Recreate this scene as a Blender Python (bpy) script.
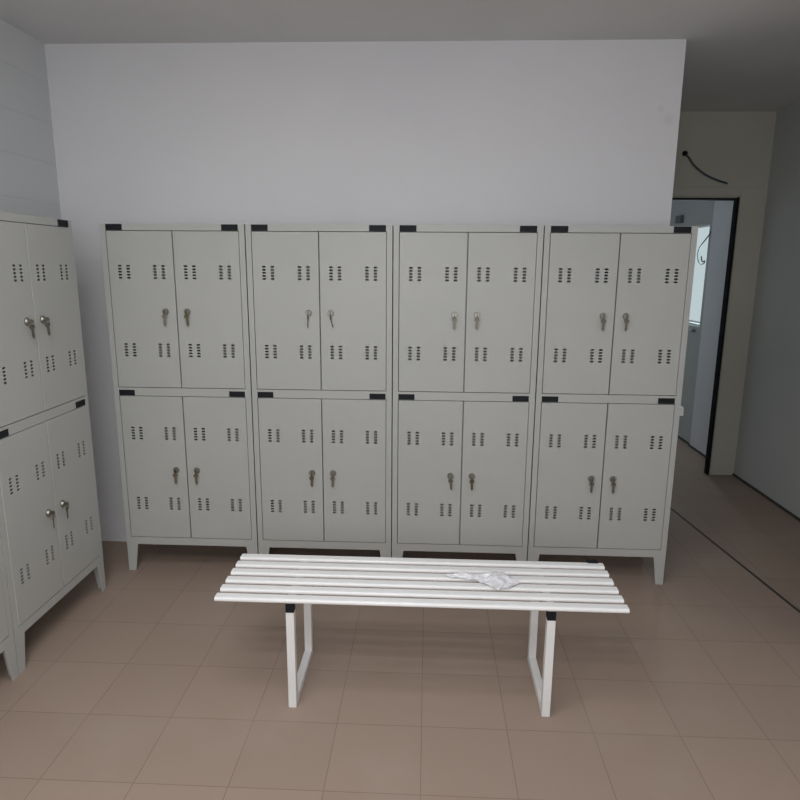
import bpy, bmesh, math, random
from mathutils import Vector, Matrix

for o in list(bpy.data.objects):
    bpy.data.objects.remove(o, do_unlink=True)
scene = bpy.context.scene
COL = scene.collection

# ------------------------------------------------------------------ camera
cam_d = bpy.data.cameras.new('camera')
cam_d.sensor_fit = 'HORIZONTAL'; cam_d.sensor_width = 36.0
cam_d.lens = 641.35 / 800 * 36.0
cam_d.clip_start = 0.02
cam = bpy.data.objects.new('camera', cam_d); COL.objects.link(cam)
PITCH, YAW, ROLL = 0.2072, 0.0429, 0.0073
fwd = Vector((-math.sin(YAW)*math.cos(PITCH), math.cos(YAW)*math.cos(PITCH), -math.sin(PITCH)))
rt = Vector((math.cos(YAW), math.sin(YAW), 0)); up = rt.cross(fwd)
rt2 = rt*math.cos(ROLL) + up*math.sin(ROLL); up2 = up*math.cos(ROLL) - rt*math.sin(ROLL)
M = Matrix((rt2, up2, -fwd)).transposed().to_4x4()
M.translation = Vector((1.585, -3.1207, 1.6144))
cam.matrix_world = M
scene.camera = cam

# ------------------------------------------------------------------ world, lights, exposure
w = bpy.data.worlds.new('daylight'); scene.world = w; w.use_nodes = True
bg = w.node_tree.nodes['Background']
bg.inputs[0].default_value = (0.86, 0.96, 1.0, 1); bg.inputs[1].default_value = 0.68
scene.view_settings.view_transform = 'Standard'
scene.view_settings.look = 'None'
scene.view_settings.gamma = 1.0
scene.view_settings.use_curve_mapping = False
scene.view_settings.exposure = -0.07

def area(name, loc, target, sx, sy, power, color):
    d = bpy.data.lights.new(name, 'AREA'); d.shape = 'RECTANGLE'; d.size = sx; d.size_y = sy
    d.energy = power; d.color = color
    o = bpy.data.objects.new(name, d); COL.objects.link(o)
    o.location = loc
    o.rotation_euler = (Vector(target) - Vector(loc)).to_track_quat('-Z', 'Y').to_euler()
    return o
# light of an assumed, unseen window added in the wall behind the viewer
area('assumed_window_light', (1.65, -4.17, 1.75), (1.65, 0, 1.65), 1.5, 1.2, 29, (1.0, 0.99, 0.98))
# light of two added, unseen ceiling panels (their housings are built below)
LAMPS = [(0.95, -1.85, 13), (0.95, -3.0, 21)]
for lx, ly, lpow in LAMPS:
    area('added_ceiling_light', (lx, ly, 2.63), (lx, ly, 0), 1.1, 0.5, lpow, (1.0, 0.995, 0.985))
# daylight of the window in the room beyond the passage
area('passage_daylight', (3.99, 3.25, 1.56), (2.5, 3.0, 1.3), 0.8, 0.8, 12.5, (0.78, 0.92, 1.0))

# ------------------------------------------------------------------ materials
def newmat(name, color=(.8,.8,.8), rough=.5, metal=0.0, spec=0.5):
    m = bpy.data.materials.new(name); m.use_nodes = True
    b = m.node_tree.nodes['Principled BSDF']
    b.inputs['Base Color'].default_value = (*color, 1)
    b.inputs['Roughness'].default_value = rough
    b.inputs['Metallic'].default_value = metal
    b.inputs['Specular IOR Level'].default_value = spec
    return m, m.node_tree, b

def noise_color(m, nt, b, c1, c2, scale, detail=4, lo=.35, hi=.65, bump=0.0, bscale=None, objc=True):
    tc = nt.nodes.new('ShaderNodeNewGeometry')
    n = nt.nodes.new('ShaderNodeTexNoise'); n.inputs['Scale'].default_value = scale; n.inputs['Detail'].default_value = detail
    nt.links.new(tc.outputs['Position'], n.inputs['Vector'])
    r = nt.nodes.new('ShaderNodeValToRGB')
    r.color_ramp.elements[0].position = lo; r.color_ramp.elements[0].color = (*c1, 1)
    r.color_ramp.elements[1].position = hi; r.color_ramp.elements[1].color = (*c2, 1)
    nt.links.new(n.outputs['Fac'], r.inputs['Fac']); nt.links.new(r.outputs['Color'], b.inputs['Base Color'])
    if bump:
        n2 = nt.nodes.new('ShaderNodeTexNoise'); n2.inputs['Scale'].default_value = bscale or scale*6; n2.inputs['Detail'].default_value = 5
        nt.links.new(tc.outputs['Position'], n2.inputs['Vector'])
        bp = nt.nodes.new('ShaderNodeBump'); bp.inputs['Strength'].default_value = bump; bp.inputs['Distance'].default_value = .002
        nt.links.new(n2.outputs['Fac'], bp.inputs['Height']); nt.links.new(bp.outputs['Normal'], b.inputs['Normal'])
    return r

MAT = {}
m, nt, b = newmat('wall_paint', rough=.85, spec=.2)
noise_color(m, nt, b, (.745,.745,.775), (.775,.775,.80), 1.2, bump=.25, bscale=90); MAT['wall'] = m
# two faint scuffs high up near the free end of the back wall
g = nt.nodes.new('ShaderNodeNewGeometry'); base = b.inputs['Base Color'].links[0].from_socket; prev = base
for px_, pz_, rr_ in ((2.765, 2.335, .035), (2.722, 2.385, .022)):
    dn = nt.nodes.new('ShaderNodeVectorMath'); dn.operation = 'DISTANCE'; dn.inputs[1].default_value = (px_, .352, pz_)
    nt.links.new(g.outputs['Position'], dn.inputs[0])
    mr = nt.nodes.new('ShaderNodeMapRange'); mr.inputs['From Min'].default_value = rr_; mr.inputs['From Max'].default_value = rr_*.2
    mr.inputs['To Min'].default_value = 0; mr.inputs['To Max'].default_value = .16
    nt.links.new(dn.outputs['Value'], mr.inputs['Value'])
    mx = nt.nodes.new('ShaderNodeMix'); mx.data_type = 'RGBA'; mx.inputs['B'].default_value = (.35,.35,.36,1)
    nt.links.new(mr.outputs['Result'], mx.inputs['Factor']); nt.links.new(prev, mx.inputs['A']); prev = mx.outputs['Result']
nt.links.new(prev, b.inputs['Base Color'])
m, nt, b = newmat('passage_wall_shade_paint', rough=.85, spec=.2)  # wall colour darkened to carry the dimness of the passage
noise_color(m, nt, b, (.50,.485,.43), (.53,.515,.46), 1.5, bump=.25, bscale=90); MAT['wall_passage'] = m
m, nt, b = newmat('right_wall_shade_paint', rough=.85, spec=.2)  # passage shade put into this wall's colour, darker than the main wall paint
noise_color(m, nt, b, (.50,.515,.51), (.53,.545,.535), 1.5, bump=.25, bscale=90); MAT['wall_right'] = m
m, nt, b = newmat('ceiling_paint', rough=.9, spec=.2)
noise_color(m, nt, b, (.66,.66,.66), (.70,.70,.70), 2.0); MAT['ceiling'] = m

# painted block wall on the left
m, nt, b = newmat('painted_block_wall', rough=.8, spec=.2)
g = nt.nodes.new('ShaderNodeNewGeometry'); sp = nt.nodes.new('ShaderNodeSeparateXYZ'); cb = nt.nodes.new('ShaderNodeCombineXYZ')
nt.links.new(g.outputs['Position'], sp.inputs[0])
a = nt.nodes.new('ShaderNodeMath'); a.operation = 'ADD'; a.inputs[1].default_value = 10.0; nt.links.new(sp.outputs['Y'], a.inputs[0])
a2 = nt.nodes.new('ShaderNodeMath'); a2.operation = 'ADD'; a2.inputs[1].default_value = 0.083; nt.links.new(sp.outputs['Z'], a2.inputs[0])
nt.links.new(a.outputs[0], cb.inputs[0]); nt.links.new(a2.outputs[0], cb.inputs[1])
br = nt.nodes.new('ShaderNodeTexBrick'); br.inputs['Scale'].default_value = 1.0
br.inputs['Brick Width'].default_value = 60.0; br.inputs['Row Height'].default_value = .2
br.inputs['Mortar Size'].default_value = .0035; br.inputs['Mortar Smooth'].default_value = .6
br.inputs['Color1'].default_value = (.64,.665,.68,1); br.inputs['Color2'].default_value = (.655,.675,.69,1)
br.inputs['Mortar'].default_value = (.59,.615,.625,1)
nt.links.new(cb.outputs[0], br.inputs['Vector']); nt.links.new(br.outputs['Color'], b.inputs['Base Color'])
bp = nt.nodes.new('ShaderNodeBump'); bp.invert = True; bp.inputs['Strength'].default_value = .35; bp.inputs['Distance'].default_value = .003
nt.links.new(br.outputs['Fac'], bp.inputs['Height']); nt.links.new(bp.outputs['Normal'], b.inputs['Normal'])
MAT['block'] = m

# floor tiles 0.3036 m
m, nt, b = newmat('floor_tiles', rough=.6, spec=.12)
g = nt.nodes.new('ShaderNodeNewGeometry')
mp = nt.nodes.new('ShaderNodeMapping'); mp.vector_type = 'POINT'
mp.inputs['Location'].default_value = (20*.3036-.370, 40*.3036+.8103, 0)
nt.links.new(g.outputs['Position'], mp.inputs['Vector'])
br = nt.nodes.new('ShaderNodeTexBrick'); br.offset = 0.0; br.inputs['Scale'].default_value = 1.0
br.inputs['Brick Width'].default_value = .3036; br.inputs['Row Height'].default_value = .3036
br.inputs['Mortar Size'].default_value = .0021; br.inputs['Mortar Smooth'].default_value = .5; br.inputs['Bias'].default_value = 0
br.inputs['Color1'].default_value = (.350,.268,.220,1); br.inputs['Color2'].default_value = (.366,.280,.230,1)
br.inputs['Mortar'].default_value = (.25,.187,.155,1)
nt.links.new(mp.outputs[0], br.inputs['Vector'])
ns = nt.nodes.new('ShaderNodeTexNoise'); ns.inputs['Scale'].default_value = 2.2; ns.inputs['Detail'].default_value = 6
nt.links.new(g.outputs['Position'], ns.inputs['Vector'])
rp = nt.nodes.new('ShaderNodeValToRGB'); rp.color_ramp.elements[0].position = .52; rp.color_ramp.elements[0].color = (0,0,0,1)
rp.color_ramp.elements[1].position = .8; rp.color_ramp.elements[1].color = (.5,.5,.5,1)
nt.links.new(ns.outputs['Fac'], rp.inputs['Fac'])
mx = nt.nodes.new('ShaderNodeMix'); mx.data_type = 'RGBA'
nt.links.new(rp.outputs['Color'], mx.inputs['Factor']); nt.links.new(br.outputs['Color'], mx.inputs['A'])
mx.inputs['B'].default_value = (.40,.335,.29,1)          # pale builders' dust
nt.links.new(mx.outputs['Result'], b.inputs['Base Color'])
ns2 = nt.nodes.new('ShaderNodeTexNoise'); ns2.inputs['Scale'].default_value = 9; ns2.inputs['Detail'].default_value = 5
nt.links.new(g.outputs['Position'], ns2.inputs['Vector'])
mr = nt.nodes.new('ShaderNodeMapRange'); mr.inputs['To Min'].default_value = .55; mr.inputs['To Max'].default_value = .7
nt.links.new(ns2.outputs['Fac'], mr.inputs['Value']); nt.links.new(mr.outputs['Result'], b.inputs['Roughness'])
MAT['floor'] = m

m, nt, b = newmat('locker_paint', rough=.42, spec=.4)
noise_color(m, nt, b, (.455,.465,.452), (.475,.483,.468), 1.8, bump=.12, bscale=25); MAT['locker'] = m
MAT['cap'] = newmat('black_plastic', (.012,.014,.018), .6, 0, .2)[0]
MAT['chrome'] = newmat('nickel_lock', (.36,.35,.32), .42, 1.0)[0]
MAT['steel'] = newmat('dull_steel_key', (.24,.225,.19), .5, 1.0)[0]
MAT['brass'] = newmat('brass_key', (.21,.185,.12), .5, 1.0)[0]
MAT['slot'] = newmat('keyhole_dark', (.02,.018,.015), .6)[0]
m, nt, b = newmat('white_bench_paint', rough=.35, spec=.5)
noise_color(m, nt, b, (.90,.90,.91), (.93,.93,.94), 5); MAT['white'] = m
m, nt, b = newmat('leg_paint', rough=.4, spec=.5)
noise_color(m, nt, b, (.80,.80,.80), (.84,.84,.84), 5); MAT['leg'] = m
MAT['frame'] = newmat('dark_door_frame', (.010,.011,.012), .7, 0, .08)[0]
MAT['joint'] = newmat('dark_floor_joint', (.035,.028,.022), .7)[0]
MAT['skirting'] = newmat('dark_skirting', (.06,.058,.05), .6)[0]
MAT['cable'] = newmat('dark_cable_sheath', (.02,.055,.07), .4)[0]
MAT['cable_teal'] = newmat('teal_cable_sheath', (.05,.16,.18), .45)[0]
MAT['winframe'] = newmat('window_frame_paint', (.62,.64,.62), .5)[0]
MAT['fitting'] = newmat('grey_fitting', (.13,.14,.14), .5)[0]
m, nt, b = newmat('film_wrap', (.80,.80,.83), .22, 0, .6)
noise_color(m, nt, b, (.70,.70,.74), (.86,.86,.90), 40); b.inputs['Roughness'].default_value = .25
MAT['film'] = m
m = bpy.data.materials.new('window_glass'); m.use_nodes = True; nt = m.node_tree
nt.nodes.clear(); out = nt.nodes.new('ShaderNodeOutputMaterial'); mixs = nt.nodes.new('ShaderNodeMixShader')
tr = nt.nodes.new('ShaderNodeBsdfTransparent'); tr.inputs[0].default_value = (.95,.98,.98,1)
gl = nt.nodes.new('ShaderNodeBsdfGlossy'); gl.inputs['Roughness'].default_value = .02
mixs.inputs[0].default_value = .02
nt.links.new(tr.outputs[0], mixs.inputs[1]); nt.links.new(gl.outputs[0], mixs.inputs[2]); nt.links.new(mixs.outputs[0], out.inputs[0])
MAT['glass'] = m

# ------------------------------------------------------------------ helpers
def box(bm, x0, x1, y0, y1, z0, z1):
    v = [bm.verts.new(p) for p in ((x0,y0,z0),(x1,y0,z0),(x1,y1,z0),(x0,y1,z0),(x0,y0,z1),(x1,y0,z1),(x1,y1,z1),(x0,y1,z1))]
    for f in ((0,3,2,1),(4,5,6,7),(0,1,5,4),(1,2,6,5),(2,3,7,6),(3,0,4,7)):
        bm.faces.new([v[i] for i in f])

def cyl(bm, c, axis, r0, r1, h, n=20):
    axis = Vector(axis).normalized()
    q = Vector((0,0,1)).rotation_difference(axis).to_matrix()
    a = []; bb = []
    for i in range(n):
        t = 2*math.pi*i/n
        a.append(bm.verts.new(Vector(c) + q @ Vector((r0*math.cos(t), r0*math.sin(t), 0))))
        bb.append(bm.verts.new(Vector(c) + q @ Vector((r1*math.cos(t), r1*math.sin(t), h))))
    bm.faces.new(a[::-1]); bm.faces.new(bb)
    for i in range(n):
        bm.faces.new((a[i], a[(i+1)%n], bb[(i+1)%n], bb[i]))

def prism(bm, pts, off):
    off = Vector(off)
    a = [bm.verts.new(p) for p in pts]; bb = [bm.verts.new(Vector(p)+off) for p in pts]
    n = len(pts)
    bm.faces.new(a[::-1]); bm.faces.new(bb)
    for i in range(n): bm.faces.new((a[i], a[(i+1)%n], bb[(i+1)%n], bb[i]))

def tube(bm, pts, r, n=10):
    P = [Vector(p) for p in pts]; rings = []
    prev = None
    for i, p in enumerate(P):
        t = (P[min(i+1,len(P)-1)] - P[max(i-1,0)]).normalized()
        if prev is None:
            u = t.orthogonal().normalized()
        else:
            u = (prev - t*prev.dot(t)).normalized()
        prev = u; v = t.cross(u)
        rings.append([bm.verts.new(p + u*r*math.cos(2*math.pi*k/n) + v*r*math.sin(2*math.pi*k/n)) for k in range(n)])
    for A, B in zip(rings, rings[1:]):
        for k in range(n): bm.faces.new((A[k], A[(k+1)%n], B[(k+1)%n], B[k]))
    bm.faces.new(rings[0][::-1]); bm.faces.new(rings[-1])

def torus(bm, c, R, r, axis='y', n=20, k=8):
    rings = []
    for i in range(n):
        t = 2*math.pi*i/n; ring = []
        for j in range(k):
            s = 2*math.pi*j/k; rr = R + r*math.cos(s); h = r*math.sin(s)
            p = (rr*math.cos(t), h, rr*math.sin(t)) if axis == 'y' else (h, rr*math.cos(t), rr*math.sin(t))
            ring.append(bm.verts.new(Vector(c)+Vector(p)))
        rings.append(ring)
    for i in range(n):
        A, B = rings[i], rings[(i+1)%n]
        for j in range(k): bm.faces.new((A[j], A[(j+1)%k], B[(j+1)%k], B[j]))

def spline(pts, n=8):
    P = [Vector(p) for p in pts]; P = [2*P[0]-P[1]] + P + [2*P[-1]-P[-2]]; out = []
    for i in range(1, len(P)-2):
        a, b_, c, d = P[i-1:i+3]
        for k in range(n):
            t = k/n
            out.append(.5*((2*b_) + (-a+c)*t + (2*a-5*b_+4*c-d)*t*t + (-a+3*b_-3*c+d)*t**3))
    out.append(P[-2]); return out

def obj(name, bm, mats, parent=None, bevel=0, smooth=False, loc=None):
    bmesh.ops.recalc_face_normals(bm, faces=bm.faces)
    me = bpy.data.meshes.new(name); bm.to_mesh(me); bm.free()
    for mm in (mats if isinstance(mats, (list, tuple)) else [mats]): me.materials.append(mm)
    o = bpy.data.objects.new(name, me); COL.objects.link(o)
    if smooth:
        for p in me.polygons: p.use_smooth = True
    if parent: o.parent = parent
    if loc: o.location = loc
    if bevel:
        bv = o.modifiers.new('bevel', 'BEVEL'); bv.width = bevel; bv.segments = 2; bv.limit_method = 'ANGLE'; bv.angle_limit = math.radians(40)
    return o

def empty(name, loc, rz=0):
    o = bpy.data.objects.new(name, None); COL.objects.link(o); o.location = loc; o.rotation_euler = (0,0,rz)
    o.empty_display_size = .1
    return o

def tag(o, label, cat, group=None):
    o['label'] = label; o['category'] = cat
    if group: o['group'] = group
    return o

def struct(name, boxes, mat, bevel=0):
    bm = bmesh.new()
    for bx in boxes: box(bm, *bx)
    o = obj(name, bm, mat, bevel=bevel); o['kind'] = 'structure'
    return o

def copy_tree(o, parent=None):
    c = o.copy(); COL.objects.link(c)
    if parent is not None: c.parent = parent
    for ch in list(o.children): copy_tree(ch, c)
    return c

# ------------------------------------------------------------------ the room
H = 2.70
XL, XR = -0.384, 4.03            # left and right wall faces
YB, YF, YD = 0.352, -4.2, 1.862  # back wall, wall behind the viewer, passage end wall
XE = 2.819                       # where the back wall ends
struct('floor', [(XL-.2, XR+.25, YF-.2, 4.7, -.12, 0)], MAT['floor'])
struct('ceiling', [(XL-.2, XR+.25, YF-.2, 4.7, H, H+.12)], MAT['ceiling'])
struct('wall_left', [(XL-.2, XL, YF-.2, YB+.2, 0, H)], MAT['block'])
struct('wall_back', [(XL, XE, YB, YB+.13, 0, H)], MAT['wall'])
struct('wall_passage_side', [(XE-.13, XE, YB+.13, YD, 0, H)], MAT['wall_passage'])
DX0, DX1, DH = 2.95, 3.824, 2.10  # doorway at the end of the passage
TH = .05
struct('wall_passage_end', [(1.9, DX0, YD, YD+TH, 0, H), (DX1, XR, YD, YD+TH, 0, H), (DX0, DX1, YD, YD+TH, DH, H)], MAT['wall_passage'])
WY0, WY1, WZ0, WZ1 = 2.79, 3.75, 1.085, 2.0
struct('wall_right', [(XR, XR+.25, YF-.2, WY0, 0, H), (XR, XR+.25, WY1, 4.7, 0, H),
                      (XR, XR+.25, WY0, WY1, 0, WZ0), (XR, XR+.25, WY0, WY1, WZ1, H)], MAT['wall_right'])
struct('wall_far', [(1.9, XR, 4.5, 4.7, 0, H), (1.7, 1.9, YD, 4.7, 0, H)], MAT['wall'])
# front wall (behind the viewer) with the opening for an assumed, added window
FX0, FX1, FZ0, FZ1 = .75, 2.65, 1.10, 2.50
struct('wall_front', [(XL, FX0, YF-.2, YF, 0, H), (FX1, XR, YF-.2, YF, 0, H), (FX0, FX1, YF-.2, YF, 0, FZ0), (FX0, FX1, YF-.2, YF, FZ1, H)], MAT['wall'])
# added partition out of view, blocks light to keep the passage dim
struct('wall_added_partition', [(3.40, 3.50, YF, -.62, 0, H)], MAT['wall'])
# slight pier on the right wall beyond the doorway
struct('trim_3', [(XR-.018, XR, YD+TH, 2.70, 0, H)], MAT['wall'])
# plaster band round the doorway
struct('trim_1', [(DX1+.018, 4.005, YD-.008, YD, 0, 2.185), (DX0-.1, DX1+.018, YD-.008, YD, DH+.022, 2.185)], MAT['wall_passage'], bevel=.003)
# door frame lining
d1 = struct('door_1', [(DX1-.004, DX1+.010, YD-.012, YD+TH, 0, DH+.016), (DX0-.016, DX0+.008, YD-.014, YD+TH, 0, DH+.016),
                       (DX0+.008, DX1-.004, YD-.014, YD+TH, DH-.004, DH+.010)], MAT['frame'])
struct('baseboard_right', [(XR-.010, XR, YF, YD, 0, .016)], MAT['skirting'])
struct('baseboard_far', [(XR-.028, XR-.018, YD+TH, 2.70, 0, .016), (XR-.010, XR, 2.70, 4.5, 0, .016)], MAT['skirting'])
# dark joint strip across the tiles
bm = bmesh.new()
p0, p1 = Vector((3.192, 1.848, 0)), Vector((3.423, -.60, 0)); dr = (p1-p0).normalized(); sd = Vector((-dr.y, dr.x, 0))*.0075
prism(bm, [p0-sd, p1-sd, p1+sd, p0+sd], (0, 0, .0015))
o = obj('trim_2', bm, MAT['joint']); o['kind'] = 'structure'
# side window, beyond the doorway
bm = bmesh.new(); f = .022
box(bm, XR+.012, XR+.06, WY0, WY0+f, WZ0, WZ1); box(bm, XR+.012, XR+.06, WY1-f, WY1, WZ0, WZ1)
box(bm, XR+.012, XR+.06, WY0+f, WY1-f, WZ0, WZ0+f); box(bm, XR+.012, XR+.06, WY0+f, WY1-f, WZ1-f, WZ1)
w1 = obj('window_1', bm, MAT['winframe']); w1['kind'] = 'structure'
bm = bmesh.new(); box(bm, XR+.030, XR+.036, WY0+f, WY1-f, WZ0+f, WZ1-f); obj('pane', bm, MAT['glass'], w1)
bm = bmesh.new()  # assumed window behind the viewer, added out of view
box(bm, FX0, FX0+f, YF-.12, YF-.07, FZ0, FZ1); box(bm, FX1-f, FX1, YF-.12, YF-.07, FZ0, FZ1)
box(bm, FX0+f, FX1-f, YF-.12, YF-.07, FZ0, FZ0+f); box(bm, FX0+f, FX1-f, YF-.12, YF-.07, FZ1-f, FZ1)
w2 = obj('window_assumed', bm, MAT['winframe']); w2['kind'] = 'structure'
bm = bmesh.new(); box(bm, FX0+f, FX1-f, YF-.098, YF-.092, FZ0+f, FZ1-f); obj('pane', bm, MAT['glass'], w2)

# ------------------------------------------------------------------ lockers
W = .7022; PITCHX = .7074; D = .35; LEG = .152; TOP = 1.80
DXL0, DXL1, DXR0, DXR1 = .0290, .3486, .3536, .6705
Z1A, Z1B = .195, .956      # lower doors
Z2A, Z2B = 1.003, 1.7665   # upper doors
SLW, SLH = .0190, .0090    # punched vent holes

def door_mesh(w, h):
    """front skin with really punched vent holes, returned edges and chamfer; hinge-side origin at lower left, front at y=0"""
    bm = bmesh.new()
    c = .0014
    cols = []
    for frac in (.235, .775):
        for s in (-1, 1): cols.append(frac*w + s*.0205)
    rows = []
    for zc in (h-.193, .189):
        for k in range(5): rows.append(zc + (k-2)*.0143)
    xs = [c]; hx = {}
    for x in cols:
        xs += [x-.0103, x+.0103]
    xs.append(w-c)
    zs = [c]
    rows.sort()
    for z in rows: zs += [z-.0068, z+.0068]
    zs.append(h-c)
    vg = {}
    def V(i, j):
        if (i, j) not in vg: vg[(i, j)] = bm.verts.new((xs[i], 0, zs[j]))
        return vg[(i, j)]
    for i in range(len(xs)-1):
        for j in range(len(zs)-1):
            q = [V(i,j), V(i+1,j), V(i+1,j+1), V(i,j+1)]
            if i % 2 == 1 and j % 2 == 1:
                cx, cz = (xs[i]+xs[i+1])/2, (zs[j]+zs[j+1])/2
                ring = []; n = 12
                for k in range(n):   # starts at lower left going anticlockwise
                    t = math.radians(225) + 2*math.pi*k/n
                    ex = abs(math.cos(t))**.75*math.copysign(1, math.cos(t)); ez = abs(math.sin(t))**.75*math.copysign(1, math.sin(t))
                    ring.append(bm.verts.new((cx+SLW/2*ex, 0, cz+SLH/2*ez)))
                for s in range(4):
                    a = ring[s*3:(s*3+4)] if s < 3 else ring[9:]+[ring[0]]
                    bm.faces.new([q[s], q[(s+1)%4]] + a[::-1])
                back = [bm.verts.new((v.co.x, .0025, v.co.z)) for v in ring]
                for k in range(n): bm.faces.new((ring[k], ring[(k+1)%n], back[(k+1)%n], back[k]))
            else:
                bm.faces.new(q)
    # chamfer and returned edges
    ni, nj = len(xs)-1, len(zs)-1
    loop = [(i,0) for i in range(ni)] + [(ni,j) for j in range(nj)] + [(i,nj) for i in range(ni,0,-1)] + [(0,j) for j in range(nj,0,-1)]
    inner = [vg[k] for k in loop]
    def out(v, y, d=0):
        x = d if v.co.x <= c+1e-6 else (w-d if v.co.x >= w-c-1e-6 else v.co.x)
        z = d if v.co.z <= c+1e-6 else (h-d if v.co.z >= h-c-1e-6 else v.co.z)
        return bm.verts.new((x, y, z))
    r1 = [out(v, c) for v in inner]; r2 = [out(v, .018) for v in inner]
    for A, B in ((inner, r1), (r1, r2)):
        for k in range(len(A)): bm.faces.new((A[k], A[(k+1)%len(A)], B[(k+1)%len(A)], B[k]))
    # thin inner lining set back, closes the door edge without blocking the holes
    r3 = [bm.verts.new((min(max(v.co.x, .012), w-.012), .018, min(max(v.co.z, .012), h-.012))) for v in r2]
    for k in range(len(r2)): bm.faces.new((r2[k], r2[(k+1)%len(r2)], r3[(k+1)%len(r2)], r3[k]))
    bmesh.ops.remove_doubles(bm, verts=bm.verts, dist=1e-6)
    return bm

def lock_bm():
    bm = bmesh.new()
    cyl(bm, (0, .004, 0), (0,-1,0), .0165, .0165, .008, 24)
    cyl(bm, (0, -.004, 0), (0,-1,0), .0150, .0120, .006, 24)
    cyl(bm, (0, -.010, 0), (0,-1,0), .0085, .0080, .002, 20)
    return bm

def key_bm(tilt, wide, swing):
    """a key standing in the lock, its ring, and the second key hanging from the ring"""
    bm = bmesh.new()
    # key in the lock: blade root and flat bow
    box(bm, -.0012, .0012, -.014, -.010, -.004, .004)
    prof = []
    for k in range(14):
        t = 2*math.pi*k/14
        prof.append((-.0012, -.0215 + .0085*math.cos(t), .000 + .0090*math.sin(t)))
    prism(bm, prof, (.0024, 0, 0))
    nv = len(bm.verts)
    # ring
    torus(bm, (0, -.0215, -.011), .008, .0011, 'x')
    # hanging key
    tmp = bmesh.new()
    hw = .0125 if wide else .0050
    prof = [(hw*math.cos(2*math.pi*k/16), 0, -.010 + .0105*math.sin(2*math.pi*k/16)) for k in range(16)]
    prism(tmp, [(x, -.0012, z) for x, y, z in prof], (0, .0024, 0))
    bw = .0066 if wide else .0028
    prism(tmp, [(-bw, -.001, -.018), (bw, -.001, -.018), (bw, -.001, -.052), (0, -.001, -.059), (-bw*.55, -.001, -.052),
                (-bw, -.001, -.043), (-bw*.5, -.001, -.038), (-bw, -.001, -.033), (-bw*.6, -.001, -.028)], (0, .002, 0))
    R = Matrix.Translation((0, -.0195, -.012)) @ Matrix.Rotation(tilt, 4, 'Y') @ Matrix.Rotation(swing, 4, 'Z')
    bmesh.ops.transform(tmp, matrix=R, verts=tmp.verts)
    me = bpy.data.meshes.new('tmp'); tmp.to_mesh(me); tmp.free(); bm.from_mesh(me); bpy.data.meshes.remove(me)
    return bm

def leg_bm(fx, bx):
    """pressed-sheet angle foot: fx = -1 left / 1 right, bx = -1 front / 1 back ; origin at the outer corner on the floor"""
    bm = bmesh.new(); t = .003
    tw, bw = .060, .039
    sx, sy = -fx, -bx
    # plate in the front/back plane, outer edge upright, inner edge tapering
    y0 = 0; y1 = sy*t
    prism(bm, [(0, y0, 0), (sx*bw, y0, 0), (sx*tw, y0, LEG), (0, y0, LEG)], (0, y1, 0))
    prism(bm, [(0, y1, 0), (0, sy*bw, 0), (0, sy*tw, LEG), (0, y1, LEG)], (sx*t, 0, 0))
    return bm

def make_locker():
    root = empty('locker', (0,0,0))
    # body: sheet shell with front frame, shelf between the two tiers (open inside)
    bm = bmesh.new(); t = .004
    x1 = W
    box(bm, 0, t, .004, D, LEG, TOP); box(bm, x1-t, x1, .004, D, LEG, TOP)
    box(bm, t, x1-t, D-t, D, LEG, TOP)
    box(bm, t, x1-t, .004, D-t, TOP-t, TOP); box(bm, t, x1-t, .004, D-t, LEG, LEG+t)
    box(bm, t, x1-t, .022, D-t, .972, .980)
    box(bm, x1/2-.003, x1/2+.003, .022, D-t, LEG+t, .972); box(bm, x1/2-.003, x1/2+.003, .022, D-t, .980, TOP-t)
    pz = .022
    # front frame
    box(bm, 0, DXL0-.0032, 0, pz, LEG, TOP); box(bm, DXR1+.0050, x1, 0, pz, LEG, TOP)
    for a, b_ in ((LEG, Z1A-.0030), (Z1B+.0030, Z2A-.0030), (Z2B+.0030, TOP)):
        box(bm, DXL0-.0032, DXR1+.0050, 0, pz, a, b_)
    body = obj('body', bm, MAT['locker'], root)
    # black inserts in the ends of the top rail and of the middle rail
    cz = ((TOP-.0300, TOP-.0015), (.9600, .9880))
    for za, zb in cz:
        for xa in (.0280, .6715-.080):
            bm = bmesh.new(); box(bm, 0, .080, -.0022, .004, 0, zb-za)
            o = obj('corner_insert', bm, MAT['cap'], root, bevel=.0012, loc=(xa, 0, za)); o['label'] = 'black plastic insert'
    dl = {}
    for (xa, xb) in ((DXL0, DXL1), (DXR0, DXR1)):
        for (za, zb) in ((Z1A, Z1B), (Z2A, Z2B)):
            key = round(zb-za, 4)
            if key not in dl:
                o = obj('door', door_mesh(xb-xa, zb-za), MAT['locker'], root, loc=(xa, -.002, za)); dl[key] = o.data
            else:
                o = bpy.data.objects.new('door', dl[key]); COL.objects.link(o); o.parent = root; o.location = (xa, -.002, za)
            left = xa == DXL0
            lx = (xb-xa-.053) if left else .050
            lz = (1.383 if za > .5 else .569) - za
            lk = bpy.data.objects.new('lock', LOCKMESH); COL.objects.link(lk); lk.parent = o; lk.location = (lx, 0, lz)
            ky = bpy.data.objects.new('key', KEYS[0]); COL.objects.link(ky); ky.parent = o; ky.location = (lx, 0, lz)
    for fx in (-1, 1):
        for bx in (-1, 1):
            obj('leg', leg_bm(fx, bx), MAT['locker'], root, bevel=.0008, loc=(0 if fx < 0 else W, .0 if bx < 0 else D, 0))
    return root

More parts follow.
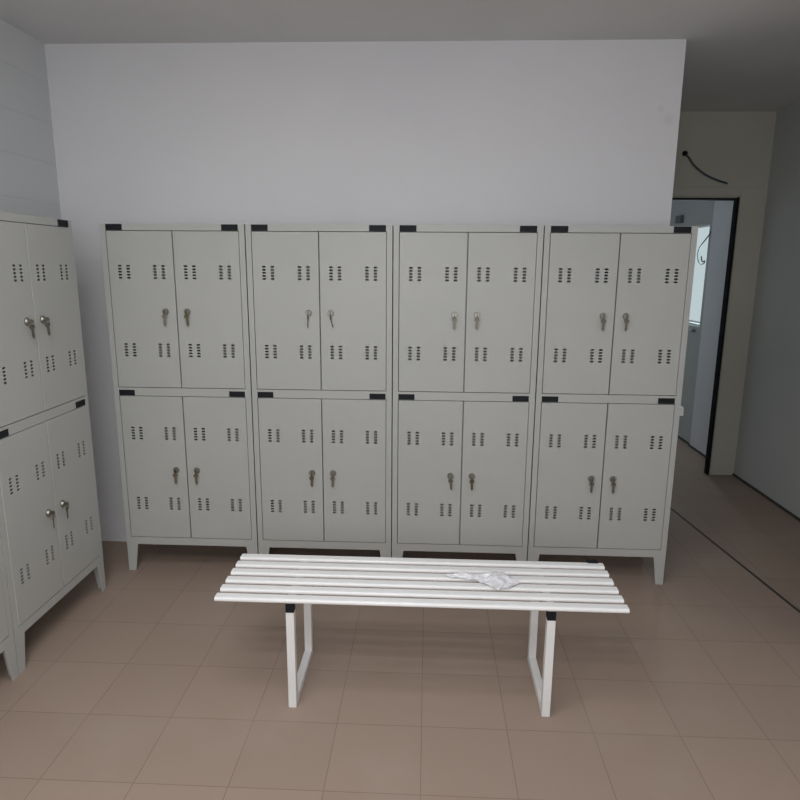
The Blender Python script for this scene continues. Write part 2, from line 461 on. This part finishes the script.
def mesh_of(bm, name, mats, smooth=False):
    bmesh.ops.recalc_face_normals(bm, faces=bm.faces)
    me = bpy.data.meshes.new(name); bm.to_mesh(me); bm.free()
    for mm in mats: me.materials.append(mm)
    return me
LOCKMESH = mesh_of(lock_bm(), 'lock', [MAT['chrome']])
KEYS = [mesh_of(key_bm(0.03, True, .1), 'key', [MAT['steel']]),
        mesh_of(key_bm(-.08, True, -.25), 'key', [MAT['steel']]),
        mesh_of(key_bm(-.22, False, .9), 'key', [MAT['steel']]),
        mesh_of(key_bm(0.05, False, 1.1), 'key', [MAT['steel']]),
        mesh_of(key_bm(0.0, True, .3), 'key', [MAT['brass']]),
        mesh_of(key_bm(-.1, True, .0), 'key', [MAT['brass']])]

GB = 'grey four-door metal lockers along the back wall'
GL = 'grey four-door metal lockers along the left wall'
proto = make_locker()
spots = [
    (0*PITCHX, 0, 0, 'leftmost grey four-door locker of the back row, next to the room corner', GB, [4, 4, 0, 5]),
    (1*PITCHX, 0, 0, 'grey locker second from the left in the back row, thin keys on upper doors', GB, [4, 0, 3, 2]),
    (2*PITCHX, 0, 0, 'grey locker third from the left in the back row, behind the plastic wrapper', GB, [1, 4, 0, 0]),
    (3*PITCHX, 0, 0, 'rightmost grey four-door locker of the back row, beside the passage', GB, [0, 0, 0, 0]),
    (-.0255, -.197-PITCHX, math.pi/2, 'grey four-door locker against the left block wall, nearest to the room corner', GL, [4, 0, 1, 1]),
    (-.0255, -.197-2*PITCHX, math.pi/2, 'grey locker cut off by the left edge of the photo, only a sliver showing', GL, [0, 0, 0, 0]),
]
for i, (x, y, rz, label, grp, kv) in enumerate(spots):
    o = proto if i == 0 else copy_tree(proto)
    o.location = (x, y, 0); o.rotation_euler.z = rz
    tag(o, label, 'locker', grp)
    doors = sorted([c for c in o.children if c.name.startswith('door')], key=lambda c: (c.location.z, c.location.x))
    for dd, k in zip(doors, kv):
        for c in dd.children:
            if c.name.startswith('key'):
                c.data = KEYS[k]
                if k >= 4: c['label'] = 'brass key'
    if i == 3:
        bm = bmesh.new(); box(bm, W-.001, W+.018, .002, .040, .900, .942)
        obj('side_bracket', bm, MAT['locker'], o, bevel=.001)['label'] = 'small bracket on the side'

# ------------------------------------------------------------------ bench
BX0, BX1 = .838, 2.300
bench = empty('bench', ((BX0+BX1)/2, -.88, 0))
tag(bench, 'white slatted metal bench standing on the tiles in front of the back lockers', 'bench')
bo = Vector(bench.location)
def rounded_bar(bm, x0, x1, yc, zc, wy, hz, r, n=5):
    prof = []
    for (sy, sz, a0) in ((1,1,0), (-1,1,90), (-1,-1,180), (1,-1,270)):
        for k in range(n+1):
            t = math.radians(a0 + 90*k/n)
            prof.append((x0, yc + sy*(wy/2-r) + r*math.cos(t), zc + sz*(hz/2-r) + r*math.sin(t)))
    prism(bm, prof, (x1-x0, 0, 0))
for k in range(6):
    yc = -.715 - k*.0645
    bm = bmesh.new(); rounded_bar(bm, BX0-bo.x, BX1-bo.x, yc-bo.y, .4410, .0415, .017, .0080)
    obj('slat', bm, MAT['white'], bench)
TB = .030
for cx in (1.104, 2.038):
    x0, x1 = cx-TB/2-bo.x, cx+TB/2-bo.x
    yf, yr = -1.040-bo.y, -.690-bo.y      # front and rear faces
    bm = bmesh.new()
    box(bm, x0, x1, yf, yf+TB, 0, .388); box(bm, x0, x1, yr-TB, yr, 0, .40)
    box(bm, x0, x1, yf+TB, yr-TB, 0, TB)
    obj('leg_frame', bm, MAT['leg'], bench, bevel=.002)
    bm = bmesh.new(); box(bm, x0+.001, x1-.001, yf+TB, yr, .400, .4325); box(bm, x0+.001, x1-.001, yf+.004, yf+TB, .4215, .4325)
    obj('cross_bar', bm, MAT['leg'], bench, bevel=.001)
    bm = bmesh.new(); box(bm, x0, x1, yf-.001, yf+TB, .388, .4215)
    obj('joint_cap', bm, MAT['cap'], bench, bevel=.001)['label'] = 'black plastic cap'
bm = bmesh.new(); box(bm, 2.240-bo.x, 2.282-bo.x, -.6860-bo.y, -.6740-bo.y, .436, .4525)
box(bm, 2.240-bo.x, 2.282-bo.x, -.7060-bo.y, -.6860-bo.y, .4497, .4525)
obj('end_clip', bm, MAT['cap'], bench, bevel=.0006)['label'] = 'black clip on the rear slat'

# ------------------------------------------------------------------ plastic wrapper on the bench
random.seed(4)
bm = bmesh.new()
NX, NY = 44, 20
def half_w(t):     # outline: thin tail, then a broad crumpled end
    pts = [(0,.004),(.10,.014),(.3,.020),(.46,.020),(.58,.045),(.74,.070),(.87,.046),(1,.004)]
    for (a, wa), (b_, wb) in zip(pts, pts[1:]):
        if t <= b_: return wa + (wb-wa)*(t-a)/(b_-a)
    return .005
ph = [random.uniform(0, 6.28) for _ in range(12)]
vs = []
for i in range(NX+1):
    t = i/NX; row = []
    for j in range(NY+1):
        s = j/NY*2-1
        x = 1.672 + .262*t + .008*math.sin(9*s+ph[0])
        hw = half_w(t)*(1+.10*math.sin(t*31+ph[8]+(2 if s > 0 else 0)))
        y = -.852 - .048*max(0, (t-.25))/.75 + hw*s
        lump = math.exp(-((t-.74)/.16)**2)*(1-abs(s)**1.6)
        z = .4523 + .020*lump + .009*abs(math.sin(t*11+s*2.2+ph[1]))*(1-abs(s)**3)*min(1, t*6) \
            + .0035*abs(math.sin(t*23-s*5+ph[2])) + .0018*abs(math.sin(t*41+s*9+ph[3]))
        row.append(bm.verts.new((x, y, z)))
    vs.append(row)
for i in range(NX):
    for j in range(NY):
        bm.faces.new((vs[i][j], vs[i+1][j], vs[i+1][j+1]) ); bm.faces.new((vs[i][j], vs[i+1][j+1], vs[i][j+1]))
o = obj('plastic_wrapper', bm, MAT['film'])
so = o.modifiers.new('thickness', 'SOLIDIFY'); so.thickness = .0008; so.offset = 1
tag(o, 'crumpled whitish plastic wrapper lying on the slats of the white bench', 'wrapper')

# ------------------------------------------------------------------ cables and fittings
c1 = empty('electric_cable', (3.416, YD, 2.418))
tag(c1, 'dark cable end sticking out of the wall above the doorway', 'cable')
bm = bmesh.new()
pts = spline([(0, -.001, 0), (.022, -.03, -.035), (.055, -.045, -.085), (.13, -.06, -.148), (.215, -.065, -.188), (.300, -.055, -.212)])
tube(bm, pts, .0062, 10); obj('cord', bm, MAT['cable'], c1, smooth=True)
bm = bmesh.new(); cyl(bm, (0, 0, 0), (0,-1,0), .019, .017, .012, 18); obj('wall_sleeve', bm, MAT['frame'], c1)
c2 = empty('electric_cable', (XR-.001, 2.74, 1.90))
tag(c2, 'thin looped teal cable hanging in front of the side window beyond the doorway', 'cable')
bm = bmesh.new()
bx = -.03
tube(bm, spline([(0, .03, .02), (-.02, -.02, .0), (-.03, .06, -.06), (-.035, .14, -.12), (-.035, .155, -.19), (-.035, .10, -.25), (-.035, .02, -.255), (-.035, .0, -.23),
                 (-.035, .05, -.235), (-.03, .09, -.19)]), .0056, 8)
obj('cord', bm, MAT['cable_teal'], c2, smooth=True)
bm = bmesh.new(); box(bm, XR-.035, XR, 3.40, 3.53, 2.035, 2.105)
tag(obj('junction_box', bm, MAT['fitting'], bevel=.003), 'small dark box on the side wall above the window beyond the doorway', 'junction box')
cb_ = empty('wall_bracket', (XR, 2.90, 1.045)); tag(cb_, 'small dark fitting on the side wall just under the window beyond the doorway', 'bracket')
bm = bmesh.new(); box(bm, -.006, 0, -.035, .035, -.014, .014); obj('plate', bm, MAT['fitting'], cb_, bevel=.001)
bm = bmesh.new(); tube(bm, [(-.004, .02, 0), (-.03, .02, 0), (-.035, .01, 0), (-.035, -.05, -.004)], .005, 8); obj('arm', bm, MAT['fitting'], cb_, smooth=True)


# ------------------------------------------------------------------ added ceiling panels, out of view above and behind the viewpoint
m, nt, b = newmat('lamp_diffuser', (.9,.9,.9), .5); b.inputs['Emission Color'].default_value = (1,.99,.97,1); b.inputs['Emission Strength'].default_value = 1.0
for (lx, ly, lpow), side in zip(LAMPS, ('front', 'rear')):
    lamp = empty('added_ceiling_lamp', (lx, ly, H)); tag(lamp, 'added white rectangular ceiling panel lamp out of view, the %s one of the pair' % side, 'lamp', 'added ceiling panel lamps')
    bm = bmesh.new(); box(bm, -.6, .6, -.3, .3, -.05, 0); obj('housing', bm, MAT['winframe'], lamp, bevel=.004)
    bm = bmesh.new(); box(bm, -.57, .57, -.27, .27, -.058, -.05); obj('diffuser', bm, m, lamp)
